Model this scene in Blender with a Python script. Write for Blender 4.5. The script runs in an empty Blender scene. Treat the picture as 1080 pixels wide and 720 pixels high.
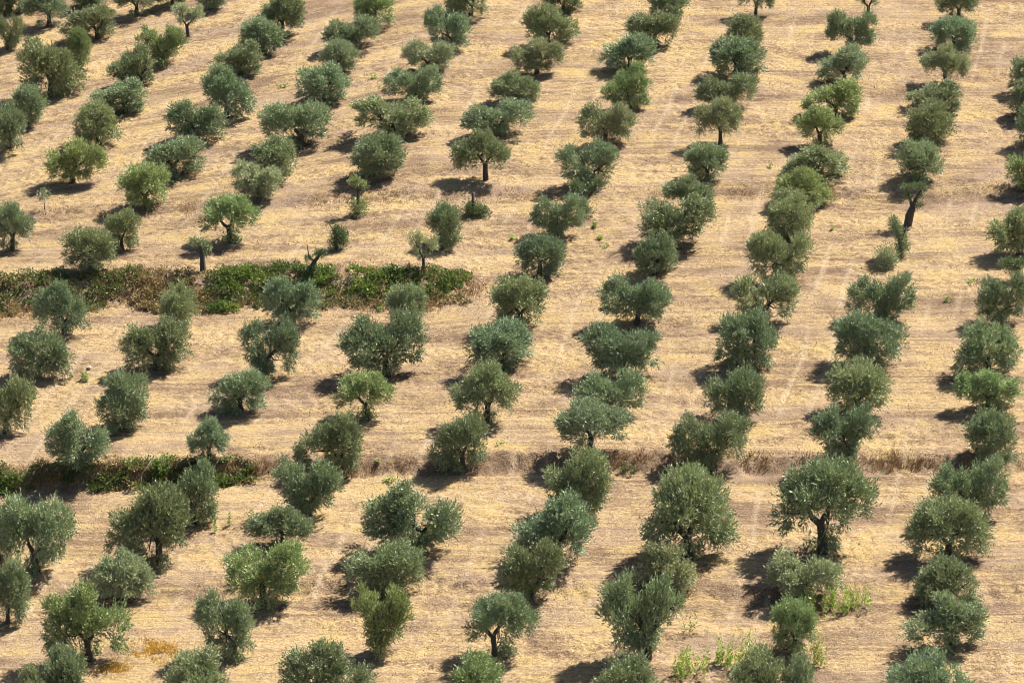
import bpy, math, random
import numpy as np
from mathutils import Vector

# ------------------------------------------------------------------ camera, sky, sun, exposure
sc = bpy.context.scene
COL = sc.collection
PITCH = math.radians(18.0)
cam_d = bpy.data.cameras.new("camera")
cam = bpy.data.objects.new("camera", cam_d)
COL.objects.link(cam)
cam_d.sensor_width = 36.0
cam_d.lens = 100.0
cam_d.clip_start = 1.0
cam_d.clip_end = 6000.0
cam.location = (0.0, -163.038, 52.974)
cam.rotation_euler = (math.radians(90.0) - PITCH, 0.0, 0.0)
sc.camera = cam

SUN_ELEV = math.radians(53.5)
SUN_AZ = math.radians(54.0)          # from +Y towards +X
w = bpy.data.worlds.new("World")
sc.world = w
w.use_nodes = True
nt = w.node_tree
sky = nt.nodes.new("ShaderNodeTexSky")
sky.sky_type = 'NISHITA'
sky.sun_disc = False
sky.sun_elevation = SUN_ELEV
sky.sun_rotation = SUN_AZ
nt.links.new(sky.outputs[0], nt.nodes["Background"].inputs[0])
nt.nodes["Background"].inputs[1].default_value = 0.05
sl = bpy.data.lights.new("sun", 'SUN')
sl.energy = 5.0
sl.angle = math.radians(0.5)
sl.color = (1.0, 0.94, 0.84)
sun = bpy.data.objects.new("sun", sl)
COL.objects.link(sun)
sd = Vector((math.cos(SUN_ELEV) * math.sin(SUN_AZ), math.cos(SUN_ELEV) * math.cos(SUN_AZ), math.sin(SUN_ELEV)))
sun.rotation_euler = sd.to_track_quat('Z', 'Y').to_euler()
sc.view_settings.view_transform = 'Standard'
sc.view_settings.look = 'None'
sc.view_settings.gamma = 1.0
sc.view_settings.use_curve_mapping = False
sc.view_settings.exposure = 1.05
sc.cycles.max_bounces = 4
sc.cycles.diffuse_bounces = 1
sc.cycles.filter_width = 1.0
sc.cycles.transmission_bounces = 2

# ------------------------------------------------------------------ the shape of the ground
#GEO-BEGIN
_T = np.random.RandomState(11).rand(256, 256)
def vnoise(x, y, s, k=0):
    x = np.asarray(x, float) / s + 37.3 * k; y = np.asarray(y, float) / s + 91.7 * k
    xi = np.floor(x).astype(int); yi = np.floor(y).astype(int)
    fx = x - xi; fy = y - yi
    fx = fx * fx * (3 - 2 * fx); fy = fy * fy * (3 - 2 * fy)
    a = _T[xi & 255, yi & 255]; b = _T[(xi + 1) & 255, yi & 255]
    c = _T[xi & 255, (yi + 1) & 255]; d = _T[(xi + 1) & 255, (yi + 1) & 255]
    return (a * (1 - fx) + b * fx) * (1 - fy) + (c * (1 - fx) + d * fx) * fy - 0.5
def sstep(a, b, x):
    t = np.clip((np.asarray(x, float) - a) / (b - a), 0, 1)
    return t * t * (3 - 2 * t)
def bank1_y(x): return 6.6 + 0.9 * sstep(-34, -2, x) + 0.7 * vnoise(x, 0, 5.0, 3)
def bank2_y(x): return -15.6 + 1.4 * sstep(-26, 14, x) + 0.7 * vnoise(x, 0, 6.0, 5)
def bank3_y(x): return 20.3 + 0.7 * vnoise(x, 0, 9.0, 7)
def bank4_y(x): return -27.0 + 0.8 * vnoise(x, 0, 9.0, 8)
def _step(d, hw, A, L):
    return A * (2 * sstep(-hw, hw, d) - 1) * np.exp(-np.abs(d) / L)
def bank_amount(x, y):
    x = np.asarray(x, float)
    f1 = 1 - sstep(-5.5, -1.0, x)
    b1 = f1 * np.exp(-((y - bank1_y(x)) / 1.3) ** 2)
    b2 = np.exp(-((y - bank2_y(x)) / 0.6) ** 2) * (0.75 + 0.25 * (1 - sstep(-20, -10, x)))
    b3 = 0.30 * np.exp(-((y - bank3_y(x)) / 0.9) ** 2) + 0.3 * np.exp(-((y - bank4_y(x)) / 0.9) ** 2)
    return np.clip(b1 + b2 + b3, 0, 1)
def ground_z(x, y):
    x = np.asarray(x, float); y = np.asarray(y, float)
    yc = np.clip(y, -130, 330)
    z = yc * math.tan(math.radians(10.0))
    z = z + 0.5 * vnoise(x, y, 26, 1) + 0.16 * vnoise(x, y, 7, 2)
    f1 = 1 - sstep(-5.5, -1.0, x)
    z = z + f1 * _step(y - bank1_y(x), 1.35, 0.62, 8.0)
    z = z + _step(y - bank2_y(x), 0.65, 0.33 + 0.2 * (1 - sstep(-20, -10, x)), 7.0)
    z = z + _step(y - bank3_y(x), 0.8, 0.14, 5.0) + _step(y - bank4_y(x), 0.8, 0.13, 5.0)
    z = z - 0.07 * np.clip(-x - 8, 0, 60) * sstep(9, 24, y)
    return z
#GEO-END

# ------------------------------------------------------------------ helpers
def mesh_np(name, verts, faces, mat, smooth=False, col=None):
    me = bpy.data.meshes.new(name)
    verts = np.ascontiguousarray(verts, dtype=np.float32); faces = np.ascontiguousarray(faces, dtype=np.int32)
    n, k = faces.shape
    me.vertices.add(len(verts)); me.vertices.foreach_set("co", verts.ravel())
    me.loops.add(n * k); me.loops.foreach_set("vertex_index", faces.ravel())
    me.polygons.add(n)
    me.polygons.foreach_set("loop_start", np.arange(0, n * k, k, dtype=np.int32))
    me.polygons.foreach_set("loop_total", np.full(n, k, dtype=np.int32))
    me.polygons.foreach_set("use_smooth", np.full(n, smooth, dtype=bool))
    if col is not None:
        a = me.color_attributes.new("col", 'FLOAT_COLOR', 'POINT')
        c = np.ones((len(verts), 4), dtype=np.float32); c[:, :3] = col
        a.data.foreach_set("color", c.ravel())
    me.update(calc_edges=True)
    if mat: me.materials.append(mat)
    return me
def link(name, data, parent=None, loc=None):
    o = bpy.data.objects.new(name, data)
    COL.objects.link(o)
    if parent: o.parent = parent
    if loc is not None: o.location = loc
    return o
def tag(o, label=None, cat=None, group=None, kind=None):
    if label: o["label"] = label
    if cat: o["category"] = cat
    if group: o["group"] = group
    if kind: o["kind"] = kind
    return o
def unit(v): return v / np.maximum(np.linalg.norm(v, axis=-1, keepdims=True), 1e-9)
def leaves(rs, base, direc, ln, wd):
    """narrow folded rhombus leaves: base points, directions, lengths, widths"""
    n = len(base)
    side = unit(np.cross(direc, unit(rs.normal(size=(n, 3)))))
    nrm = np.cross(direc, side)
    mid = base + direc * (ln * 0.48)[:, None]
    tip = base + direc * ln[:, None] + nrm * (ln * rs.uniform(-.12, .12, n))[:, None]
    s = side * (wd * 0.5)[:, None]
    v = np.stack([base, mid - s, tip, mid + s], 1).reshape(-1, 3)
    f = np.arange(4 * n).reshape(n, 4)
    return v, f
def tube(pts, rad, seg=7, jit=0.0, rs=None):
    pts = np.array(pts, float); n = len(pts); vs = []; fs = []
    for i in range(n):
        t = unit(pts[min(i + 1, n - 1)] - pts[max(i - 1, 0)])
        a = unit(np.cross(t, [0.31, 0.95, 0.07])); b = np.cross(t, a)
        for k in range(seg):
            an = 2 * math.pi * k / seg
            r = rad[i] * (1 + (rs.uniform(-jit, jit) if rs is not None else 0))
            vs.append(pts[i] + r * (math.cos(an) * a + math.sin(an) * b))
    for i in range(n - 1):
        for k in range(seg):
            fs.append((i * seg + k, i * seg + (k + 1) % seg, (i + 1) * seg + (k + 1) % seg, (i + 1) * seg + k))
    vs.append(pts[-1] + 0.3 * rad[-1] * unit(pts[-1] - pts[-2])); c = len(vs) - 1
    for k in range(seg):
        a_ = (n - 1) * seg + k; b_ = (n - 1) * seg + (k + 1) % seg
        fs.append((a_, b_, c, c))
    return vs, fs
def join_tubes(tubes):
    V = []; Fq = []
    for vs, fs in tubes:
        o = len(V); V += list(vs); Fq += [tuple(i + o for i in f) for f in fs]
    return V, Fq
def poly_mesh(name, V, Fq, mat, smooth=True):
    me = bpy.data.meshes.new(name)
    me.from_pydata([tuple(map(float, v)) for v in V], [], [tuple(dict.fromkeys(f)) for f in Fq])
    for p in me.polygons: p.use_smooth = smooth
    me.update(); me.materials.append(mat)
    return me

# ------------------------------------------------------------------ materials
def new_mat(name):
    m = bpy.data.materials.new(name); m.use_nodes = True
    t = m.node_tree; t.nodes.clear()
    out = t.nodes.new("ShaderNodeOutputMaterial")
    return m, t, out
class NB:
    def __init__(s, t): s.t = t
    def n(s, typ, **kw):
        nd = s.t.nodes.new(typ)
        for k, v in kw.items(): setattr(nd, k, v)
        return nd
    def l(s, a, b): s.t.links.new(a, b)
    def mix(s, fac, a, b, bt='MIX'):
        nd = s.n("ShaderNodeMix", data_type='RGBA', blend_type=bt)
        for i, v in ((0, fac), (6, a), (7, b)):
            if hasattr(v, "links"): s.l(v, nd.inputs[i])
            elif i == 0: nd.inputs[0].default_value = v
            else: nd.inputs[i].default_value = (*v, 1)
        return nd.outputs[2]
    def math(s, op, a, b=None, c=None):
        nd = s.n("ShaderNodeMath", operation=op)
        for i, v in enumerate((a, b, c)):
            if v is None: continue
            if hasattr(v, "links"): s.l(v, nd.inputs[i])
            else: nd.inputs[i].default_value = v
        return nd.outputs[0]
    def ramp(s, fac, a, b):
        nd = s.n("ShaderNodeMapRange", interpolation_type='SMOOTHSTEP')
        s.l(fac, nd.inputs[0]); nd.inputs[1].default_value = a; nd.inputs[2].default_value = b
        return nd.outputs[0]
    def noise(s, vec, scale, detail=3.0, rough=0.55):
        nd = s.n("ShaderNodeTexNoise"); s.l(vec, nd.inputs["Vector"])
        nd.inputs["Scale"].default_value = scale; nd.inputs["Detail"].default_value = detail
        nd.inputs["Roughness"].default_value = rough
        return nd.outputs[0]

def foliage_mat(name, top, top2, under, use_col=False, transl=0.13):
    m, t, out = new_mat(name); b = NB(t)
    geo = b.n("ShaderNodeNewGeometry")
    rnd = geo.outputs["Random Per Island"]
    c = b.mix(rnd, top, top2)
    c = b.mix(b.math('MULTIPLY', geo.outputs["Backfacing"], 0.75), c, under)
    if use_col:
        at = b.n("ShaderNodeVertexColor", layer_name="col")
        c = b.mix(1.0, c, at.outputs[0], 'MULTIPLY')
    else:
        oi = b.n("ShaderNodeObjectInfo")
        c = b.mix(1.0, c, oi.outputs["Color"], 'MULTIPLY')
    p = b.n("ShaderNodeBsdfPrincipled")
    b.l(c, p.inputs["Base Color"]); p.inputs["Roughness"].default_value = 0.42
    p.inputs["Specular IOR Level"].default_value = 0.5
    tr = b.n("ShaderNodeBsdfTranslucent")
    tc = b.mix(0.5, c, (0.22, 0.30, 0.08))
    b.l(tc, tr.inputs[0])
    ms = b.n("ShaderNodeMixShader"); ms.inputs[0].default_value = transl
    b.l(p.outputs[0], ms.inputs[1]); b.l(tr.outputs[0], ms.inputs[2])
    b.l(ms.outputs[0], out.inputs[0])
    return m
M_LEAF = foliage_mat("olive_leaf", (0.118, 0.165, 0.054), (0.31, 0.375, 0.165), (0.42, 0.47, 0.31))
M_WEED = foliage_mat("weed_leaf", (0.8, 0.8, 0.8), (1, 1, 1), (0.95, 0.95, 0.95), True, 0.3)

def bark_mat():
    m, t, out = new_mat("olive_bark"); b = NB(t)
    tc = b.n("ShaderNodeTexCoord")
    n1 = b.noise(tc.outputs["Object"], 9, 5, 0.65)
    c = b.mix(n1, (0.035, 0.030, 0.024), (0.13, 0.11, 0.09))
    p = b.n("ShaderNodeBsdfPrincipled"); b.l(c, p.inputs["Base Color"]); p.inputs["Roughness"].default_value = 0.9
    bp = b.n("ShaderNodeBump"); bp.inputs["Strength"].default_value = 0.8; bp.inputs["Distance"].default_value = 0.05
    b.l(n1, bp.inputs["Height"]); b.l(bp.outputs[0], p.inputs["Normal"]); b.l(p.outputs[0], out.inputs[0])
    return m
M_BARK = bark_mat()

def straw_mat():
    m, t, out = new_mat("dry_straw"); b = NB(t)
    geo = b.n("ShaderNodeNewGeometry")
    at = b.n("ShaderNodeVertexColor", layer_name="col")
    c = b.mix(geo.outputs["Random Per Island"], (0.75, 0.75, 0.75), (1.2, 1.2, 1.2))
    c = b.mix(1.0, c, at.outputs[0], 'MULTIPLY')
    p = b.n("ShaderNodeBsdfDiffuse"); b.l(c, p.inputs[0])
    tr = b.n("ShaderNodeBsdfTranslucent"); b.l(c, tr.inputs[0])
    ms = b.n("ShaderNodeMixShader"); ms.inputs[0].default_value = 0.25
    b.l(p.outputs[0], ms.inputs[1]); b.l(tr.outputs[0], ms.inputs[2]); b.l(ms.outputs[0], out.inputs[0])
    return m
M_STRAW = straw_mat()

STRAW = (0.52, 0.34, 0.16)
STRAW2 = (0.68, 0.515, 0.295)
SOIL = (0.36, 0.245, 0.16)
SOIL2 = (0.165, 0.108, 0.072)
def ground_mat():
    m, t, out = new_mat("mown_hillside"); b = NB(t)
    geo = b.n("ShaderNodeNewGeometry")
    sep = b.n("ShaderNodeSeparateXYZ"); b.l(geo.outputs["Position"], sep.inputs[0])
    X, Y = sep.outputs[0], sep.outputs[1]
    # contour-following coordinate: the mowing lines bend downhill on the side of the spur
    lx = b.math('MAXIMUM', b.math('SUBTRACT', b.math('MULTIPLY', X, -1.0), 6.0), 0.0)
    up = b.ramp(Y, 6.0, 26.0)
    bend = b.math('MULTIPLY', b.math('MULTIPLY', lx, 0.34), up)
    V = b.math('ADD', Y, bend)
    def comb(sx, sy, off=0.0):
        c = b.n("ShaderNodeCombineXYZ")
        b.l(b.math('MULTIPLY', X, sx), c.inputs[0]); b.l(b.math('MULTIPLY', V, sy), c.inputs[1]); c.inputs[2].default_value = off
        return c.outputs[0]
    band = b.noise(comb(0.045, 0.34), 1.0, 3, 0.6)         # broad bands of straw and bare soil
    streak = b.noise(comb(0.28, 2.6, 3.0), 1.0, 4, 0.65)   # finer raked lines
    patch = b.noise(comb(0.35, 0.5, 8.0), 1.0, 4, 0.6)
    fine = b.noise(comb(4.2, 6.5, 5.0), 1.0, 4, 0.78)
    grit = b.noise(comb(9.0, 13.0, 15.0), 1.0, 3, 0.8)
    mcov = b.math('ADD', b.math('ADD', b.math('MULTIPLY', band, 0.9), b.math('MULTIPLY', patch, 0.8)), b.math('MULTIPLY', streak, 0.55))
    mcov = b.math('ADD', mcov, b.math('MULTIPLY', fine, 0.75))
    at = b.n("ShaderNodeAttribute", attribute_name="bank")
    mcov = b.math('SUBTRACT', mcov, b.math('MULTIPLY', at.outputs["Fac"], 0.22))
    # wheel tracks run along the alleys between the planted rows
    ca, sa = math.cos(ROW_ANG), math.sin(ROW_ANG)
    U = b.math('SUBTRACT', b.math('MULTIPLY', X, ca), b.math('MULTIPLY', Y, sa))
    ph = b.math('FRACT', b.math('DIVIDE', b.math('SUBTRACT', U, ROW_U0), ROW_SP))
    wv = b.noise(comb(0.1, 0.1, 21.0), 1.0, 2, 0.5)
    ph = b.math('ADD', ph, b.math('MULTIPLY', b.math('SUBTRACT', wv, 0.5), 0.20))
    def track(c0, wdt):
        d = b.math('ABSOLUTE', b.math('SUBTRACT', ph, c0))
        return b.math('SUBTRACT', 1.0, b.ramp(d, 0.0, wdt))
    tr = b.math('ADD', track(0.38, 0.042), track(0.62, 0.042))
    trn = b.ramp(b.noise(comb(0.13, 0.10, 33.0), 1.0, 2, 0.5), 0.47, 0.62)
    tr = b.math('MULTIPLY', tr, b.math('MULTIPLY', trn, b.ramp(grit, 0.35, 0.6)))
    lines = b.noise(comb(0.035, 4.2, 71.0), 1.0, 3, 0.7)
    mcov = b.math('ADD', mcov, b.math('MULTIPLY', b.math('SUBTRACT', lines, 0.5), 0.7))
    fs = b.ramp(mcov, 1.28, 1.72)
    straw = b.mix(b.ramp(fine, 0.35, 0.66), STRAW, STRAW2)
    straw = b.mix(b.math('MULTIPLY', b.ramp(patch, 0.50, 0.64), 0.5), straw, (0.56, 0.41, 0.16))
    soil = b.mix(b.ramp(grit, 0.42, 0.62), SOIL2, SOIL)
    pk = b.ramp(b.noise(comb(0.16, 0.30, 44.0), 1.0, 3, 0.6), 0.45, 0.6)
    soil = b.mix(b.math('MULTIPLY', pk, 0.6), soil, (0.45, 0.325, 0.235))
    c = b.mix(fs, soil, straw)
    c = b.mix(b.math('MULTIPLY', tr, 0.7), c, (0.64, 0.50, 0.34))
    dk = b.ramp(b.noise(comb(6.5, 8.0, 51.0), 1.0, 2, 0.6), 0.57, 0.68)
    c = b.mix(b.math('MULTIPLY', dk, 0.55), c, (0.15, 0.10, 0.065))
    # a few greener and ochre regrowth patches
    gr = b.ramp(b.noise(comb(0.5, 0.8, 61.0), 1.0, 3, 0.6), 0.62, 0.74)
    c = b.mix(b.math('MULTIPLY', gr, 0.30), c, (0.27, 0.27, 0.09))
    p = b.n("ShaderNodeBsdfPrincipled"); b.l(c, p.inputs["Base Color"])
    p.inputs["Roughness"].default_value = 0.95; p.inputs["Specular IOR Level"].default_value = 0.1
    bp = b.n("ShaderNodeBump"); bp.inputs["Strength"].default_value = 1.0; bp.inputs["Distance"].default_value = 0.22
    b.l(b.math('ADD', b.math('MULTIPLY', fine, 0.7), b.math('MULTIPLY', grit, 0.6)), bp.inputs["Height"])
    b.l(bp.outputs[0], p.inputs["Normal"]); b.l(p.outputs[0], out.inputs[0])
    return m
ROW_ANG, ROW_U0, ROW_SP = 0.2182, -20.575, 7.019
M_GROUND = ground_mat()

# ------------------------------------------------------------------ the hillside: one sheet to the horizon
def axis(lo, hi, step, far):
    core = np.arange(lo, hi + step / 2, step)
    g = []; d = step
    while (g[-1] if g else 0) < far: d *= 1.28; g.append((g[-1] if g else 0) + d)
    g = np.array(g)
    return np.concatenate([(lo - g)[::-1], core, hi + g])
ax = axis(-50, 50, 0.14, 2500); ay = axis(-42, 68, 0.14, 2500)
GX, GY = np.meshgrid(ax, ay, indexing='xy')
inner = (GX > -51) & (GX < 51) & (GY > -43) & (GY < 69)
GZ = ground_z(GX, GY)
clod = 0.07 * vnoise(GX * .5, GY, 0.9, 11) + 0.10 * vnoise(GX * .8, GY, 0.42, 12) + 0.17 * vnoise(GX, GY * 1.2, 0.26, 13)
bk = bank_amount(GX, GY)
GZ = GZ + np.where(inner, clod * (0.4 + 0.75 * sstep(-.25, .25, vnoise(GX * .4, GY, 2.6, 15)) + 1.8 * bk), 0)
nx, ny = len(ax), len(ay)
idx = np.arange(nx * ny).reshape(ny, nx)
fc = np.stack([idx[:-1, :-1], idx[:-1, 1:], idx[1:, 1:], idx[1:, :-1]], -1).reshape(-1, 4)
gme = mesh_np("ground", np.stack([GX, GY, GZ], -1).reshape(-1, 3), fc, M_GROUND, True)
a_ = gme.attributes.new("bank", 'FLOAT', 'POINT'); a_.data.foreach_set("value", bk.astype(np.float32).ravel())
tag(link("ground", gme), kind="structure")

# ------------------------------------------------------------------ dry grass, brambles
def blades(rs, x, y, h, wd, lean, col, flat=0.0):
    n = len(x); z = ground_z(x, y) - 0.02 + 0.0 * h
    base = np.stack([x, y, z], 1)
    a = rs.uniform(0, 2 * np.pi, n); l = lean * rs.uniform(0.3, 1.0, n)
    tip = base + np.stack([np.cos(a) * l * h, np.sin(a) * l * h, h * (1 - flat * rs.rand(n))], 1)
    b = rs.uniform(0, np.pi, n); s = np.stack([np.cos(b), np.sin(b), 0 * b], 1) * (wd * 0.5)[:, None]
    v = np.stack([base - s, base + s, tip], 1).reshape(-1, 3)
    return v, np.arange(3 * n).reshape(n, 3), np.repeat(col, 3, 0)
rs = np.random.RandomState(5)
N = 380000
x = rs.uniform(-46, 46, N); y = rs.uniform(-40, 62, N)
bend_ = np.maximum(-x - 6, 0) * 0.34 * sstep(6, 26, y)
dens = 0.5 + 1.1 * vnoise(x * 0.16, (y + bend_), 2.4, 21) + 1.1 * vnoise(x * 0.4, y + bend_, 0.8, 22) + 0.8 * vnoise(x, y, 1.6, 23)
keep = (rs.rand(N) < dens) & (np.abs(x) < 27 + (y + 40) * 0.17)
x = x[keep]; y = y[keep]; n = len(x)
cc = np.array([0.68, 0.49, 0.255]) * rs.uniform(0.75, 1.15, (n, 1)) * np.array([1, 1, 1])
cc[:, 2] *= rs.uniform(0.8, 1.25, n)
dk = rs.rand(n) < 0.2
cc[dk] = np.array([0.20, 0.13, 0.08]) * rs.uniform(0.6, 1.3, (dk.sum(), 1))
v, f, c = blades(rs, x, y, rs.uniform(0.05, 0.14, n), rs.uniform(0.025, 0.05, n), 0.9, cc)
tag(link("dry_grass", mesh_np("dry_grass", v, f, M_STRAW, False, c)), "short dry straw stubble covering the whole mown hillside", "dry grass", kind="stuff")

def bank_grass(name, fy, x0, x1, spread, n, hh, label):
    x = rs.uniform(x0, x1, n); d = rs.normal(0, spread, n); y = fy(x) + d
    k = rs.rand(n) < 0.32 + 1.5 * vnoise(x, y, 1.4, 31) + 1.5 * vnoise(x, y, 5.0, 32)
    x = x[k]; y = y[k]; n = len(x)
    mixv = np.clip(0.5 + 1.6 * vnoise(x, y, 1.8, 33), 0, 1)[:, None]
    cc = (np.array([0.58, 0.40, 0.19]) * mixv + np.array([0.30, 0.16, 0.08]) * (1 - mixv)) * rs.uniform(0.7, 1.2, (n, 1))
    h = hh * rs.uniform(0.4, 1.1, n) * (0.7 + 1.0 * vnoise(x, y, 0.8, 34))
    v, f, c = blades(rs, x, y, h, rs.uniform(0.03, 0.06, n), 0.5, cc)
    tag(link(name, mesh_np(name, v, f, M_STRAW, False, c)), label, "dry grass", kind="stuff")
bank_grass("bank_grass", bank2_y, -30, 34, 0.30, 22000, 0.36, "tall rusty dry grass along the lower bank across the grove")
bank_grass("bank_grass", bank1_y, -36, -1.5, 1.0, 26000, 0.45, "tan dry grass and bracken mixed along the upper bank")
bank_grass("bank_grass", bank3_y, -40, 42, 0.6, 15000, 0.22, "thin dry grass on the low ledge in the far grove")

def brambles(name, fy, x0, x1, y0, y1, n, label, tone):
    V = []; C = []; tot = 0
    xs = rs.uniform(x0, x1, n); ds = rs.uniform(y0, y1, n)
    for x, d in zip(xs, ds):
        y = float(fy(x)) + d
        g = tone(x, d)
        if g is None: continue
        if rs.rand() > 0.74 + 1.2 * vnoise(x, y, 1.5, 47): continue
        r = rs.uniform(0.15, 0.62) * min(1.0, 0.35 + (x1 - x) * 0.35)
        m = int(75 * r / 0.35)
        p = unit(rs.normal(size=(m, 3))) * (rs.rand(m, 1) ** 0.4) * r * np.array([1.25, 1.0, 0.8])
        p[:, 2] = np.abs(p[:, 2]) + 0.02
        base = p + np.array([x, y, float(ground_z(x, y))])
        dr = unit(p / r + rs.normal(size=(m, 3)) * 0.5 + np.array([0, 0, 0.3]))
        v, _ = leaves(rs, base, dr, rs.uniform(0.11, 0.2, m), rs.uniform(0.06, 0.12, m))
        V.append(v); C.append(np.repeat(np.array(g) * rs.uniform(0.65, 1.3, (m, 1)), 4, 0)); tot += m
    tag(link(name, mesh_np(name, np.concatenate(V), np.arange(4 * tot).reshape(tot, 4), M_WEED, False, np.concatenate(C))), label, "brambles", kind="stuff")
GRN = (0.10, 0.155, 0.04); BRI = (0.27, 0.36, 0.07); OLV = (0.20, 0.20, 0.08); BRN = (0.42, 0.29, 0.15)
def tone1(x, d):
    q = rs.rand(); nn = float(vnoise(x, d, 1.7, 41))
    if x < -25: return OLV if q + nn < .42 else (GRN if q + nn < 0.72 else BRN)
    if x < -19: return BRN if q + nn < .5 else (OLV if q < .8 else None)
    if x < -13: return GRN if q + nn < .6 else (BRI if q < .8 else OLV)
    if d > -0.4: return BRI if q + nn > .35 else GRN
    return (OLV if q < 0.35 else BRN) if q < .75 else None
brambles("bramble_thicket", bank1_y, -36, -2.6, -1.7, 1.6, 980, "bright green bramble thicket with brown bracken along the upper bank", tone1)
def tone2(x, d):
    q = rs.rand(); nn = float(vnoise(x, d, 1.7, 43))
    return GRN if q + nn < .5 else (OLV if q < .8 else (BRN if q < .92 else BRI))
brambles("bramble_thicket", bank2_y, -30, -14.3, -0.8, 0.6, 230, "dark green bramble thicket on the lower bank beside its dry grass", tone2)

# ------------------------------------------------------------------ olive trees
# lobes: centre and radii in a nominal tree 3.6 m wide and 3.0 m tall
SHAPES = {
 'R': [(0, 0, 1.55, 1.5, 1.45, 1.2), (-.85, .1, 1.35, .85, .9, .9), (.9, -.1, 1.4, .85, .9, .9), (.1, .1, 2.25, .85, .85, .65)],
 'W': [(-.92, 0, 1.6, .92, 1.05, 1.1), (.92, .1, 1.75, .92, 1.05, 1.15), (0, 0, 1.25, .85, .95, .85)],
 'L': [(-1.05, 0, 1.3, .85, .9, .85), (.55, 0, 1.8, 1.2, 1.15, 1.15), (-.2, 0, 1.45, .9, .9, .95), (.9, 0, 1.0, .6, .7, .6)],
 'T': [(-1.2, 0, 1.45, .7, .85, .8), (.05, .1, 2.0, .78, .9, .95), (1.17, 0, 1.5, .72, .85, .9), (0, 0, 1.2, .85, .85, .75)],
 'V': [(-1.0, 0, 1.75, .8, .9, .95), (.98, .1, 1.85, .85, .95, 1.0), (.1, .2, 1.55, .75, .8, .8), (-.3, -.2, 1.0, .75, .7, .6)],
 'Y': [(0, 0, 1.9, 1.4, 1.35, .95), (-1.02, 0, 1.6, .8, .95, .7), (1.02, 0, 1.65, .82, .95, .75), (.05, 0, 2.3, .9, .9, .62)],
 'B': [(-.7, 0, 1.0, 1.15, 1.15, 1.15), (.8, .1, 1.15, 1.05, 1.15, 1.2), (0, 0, 1.95, 1.0, 1.0, .95)],
 'S': [(-.8, 0, 1.9, .9, .9, .8), (.85, .1, 2.0, .85, .9, .8), (0, 0, 2.3, .7, .7, .6)],
}
LEAFN = {'R': 29000, 'W': 28000, 'L': 27500, 'T': 26000, 'V': 25500, 'Y': 26500, 'B': 30000, 'S': 6500}
def crown_mesh(kind, seed, n=None, lobes=None, leaf=1.0, ncl=None):
    rs = np.random.RandomState(seed)
    lobes = np.array(lobes if lobes is not None else SHAPES[kind], float)
    lobes[:, :3] += rs.normal(0, 0.09, (len(lobes), 3)); lobes[:, 3:] *= rs.uniform(0.9, 1.1, (len(lobes), 3))
    n = n or LEAFN[kind]
    vol = lobes[:, 3] * lobes[:, 4] * lobes[:, 5]
    ncl = ncl or (22 if kind == 'S' else 92)
    # clumps: branch ends spread over the lobes, most of them near the outside
    li = rs.choice(len(lobes), ncl, p=vol ** 0.7 / (vol ** 0.7).sum())
    d = unit(rs.normal(size=(ncl, 3)) + np.array([0, 0, 0.25]))
    rr = rs.uniform(0.42, 0.95, (ncl, 1))
    cc = lobes[li, :3] + d * rr * lobes[li, 3:]
    cr = rs.uniform(0.18, 0.36, ncl) * (np.mean(lobes[li, 3:], axis=1) / 0.95) ** 0.5
    cc[:, 2] = np.maximum(cc[:, 2], 0.28)
    if kind not in 'S' and seed % 3:                      # suckers round the foot of the trunk
        ns = rs.randint(3, 7)
        cc[:ns] = np.stack([rs.normal(0, .32, ns), rs.normal(0, .32, ns), rs.uniform(.38, .85, ns)], 1)
        cr[:ns] = rs.uniform(.2, .32, ns)
    per = 9
    nt_ = n // per
    ci = rs.choice(ncl, nt_, p=cr ** 2 / (cr ** 2).sum())
    td = unit(rs.normal(size=(nt_, 3)))
    cen = lobes[:, :3].mean(0) - np.array([0, 0, .5])
    outw = unit(cc[ci] - cen)
    tb = cc[ci] + td * cr[ci][:, None] * (rs.rand(nt_, 1) ** 0.45) * np.array([1.0, 1.0, 0.85])
    tdir = unit(td * 0.55 + outw * 0.55 + rs.normal(size=(nt_, 3)) * 0.38 + np.array([0, 0, 0.34]))
    hang = (tb[:, 2] < 1.25) & (rs.rand(nt_) < 0.6)
    tdir[hang] = unit(tdir[hang] * np.array([1, 1, 0.3]) + np.array([0, 0, -0.6]))
    tl = rs.uniform(0.16, 0.36, nt_)
    # a few long whips that break the outline
    wh = rs.rand(nt_) < 0.05
    tl[wh] *= 1.7
    k = np.tile(np.linspace(0.05, 1, per), nt_)
    base = np.repeat(tb, per, 0) + np.repeat(tdir * tl[:, None], per, 0) * k[:, None]
    m = len(base)
    ld = unit(np.repeat(tdir, per, 0) + rs.normal(size=(m, 3)) * 0.42)
    ln = rs.uniform(0.085, 0.165, m) * leaf; wd = ln * rs.uniform(0.22, 0.36, m)
    v, f = leaves(rs, base, ld, ln, wd)
    v[:, 2] = np.maximum(v[:, 2], 0.06)
    me = mesh_np("crown", v, f, M_LEAF)
    return me, cc
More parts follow.
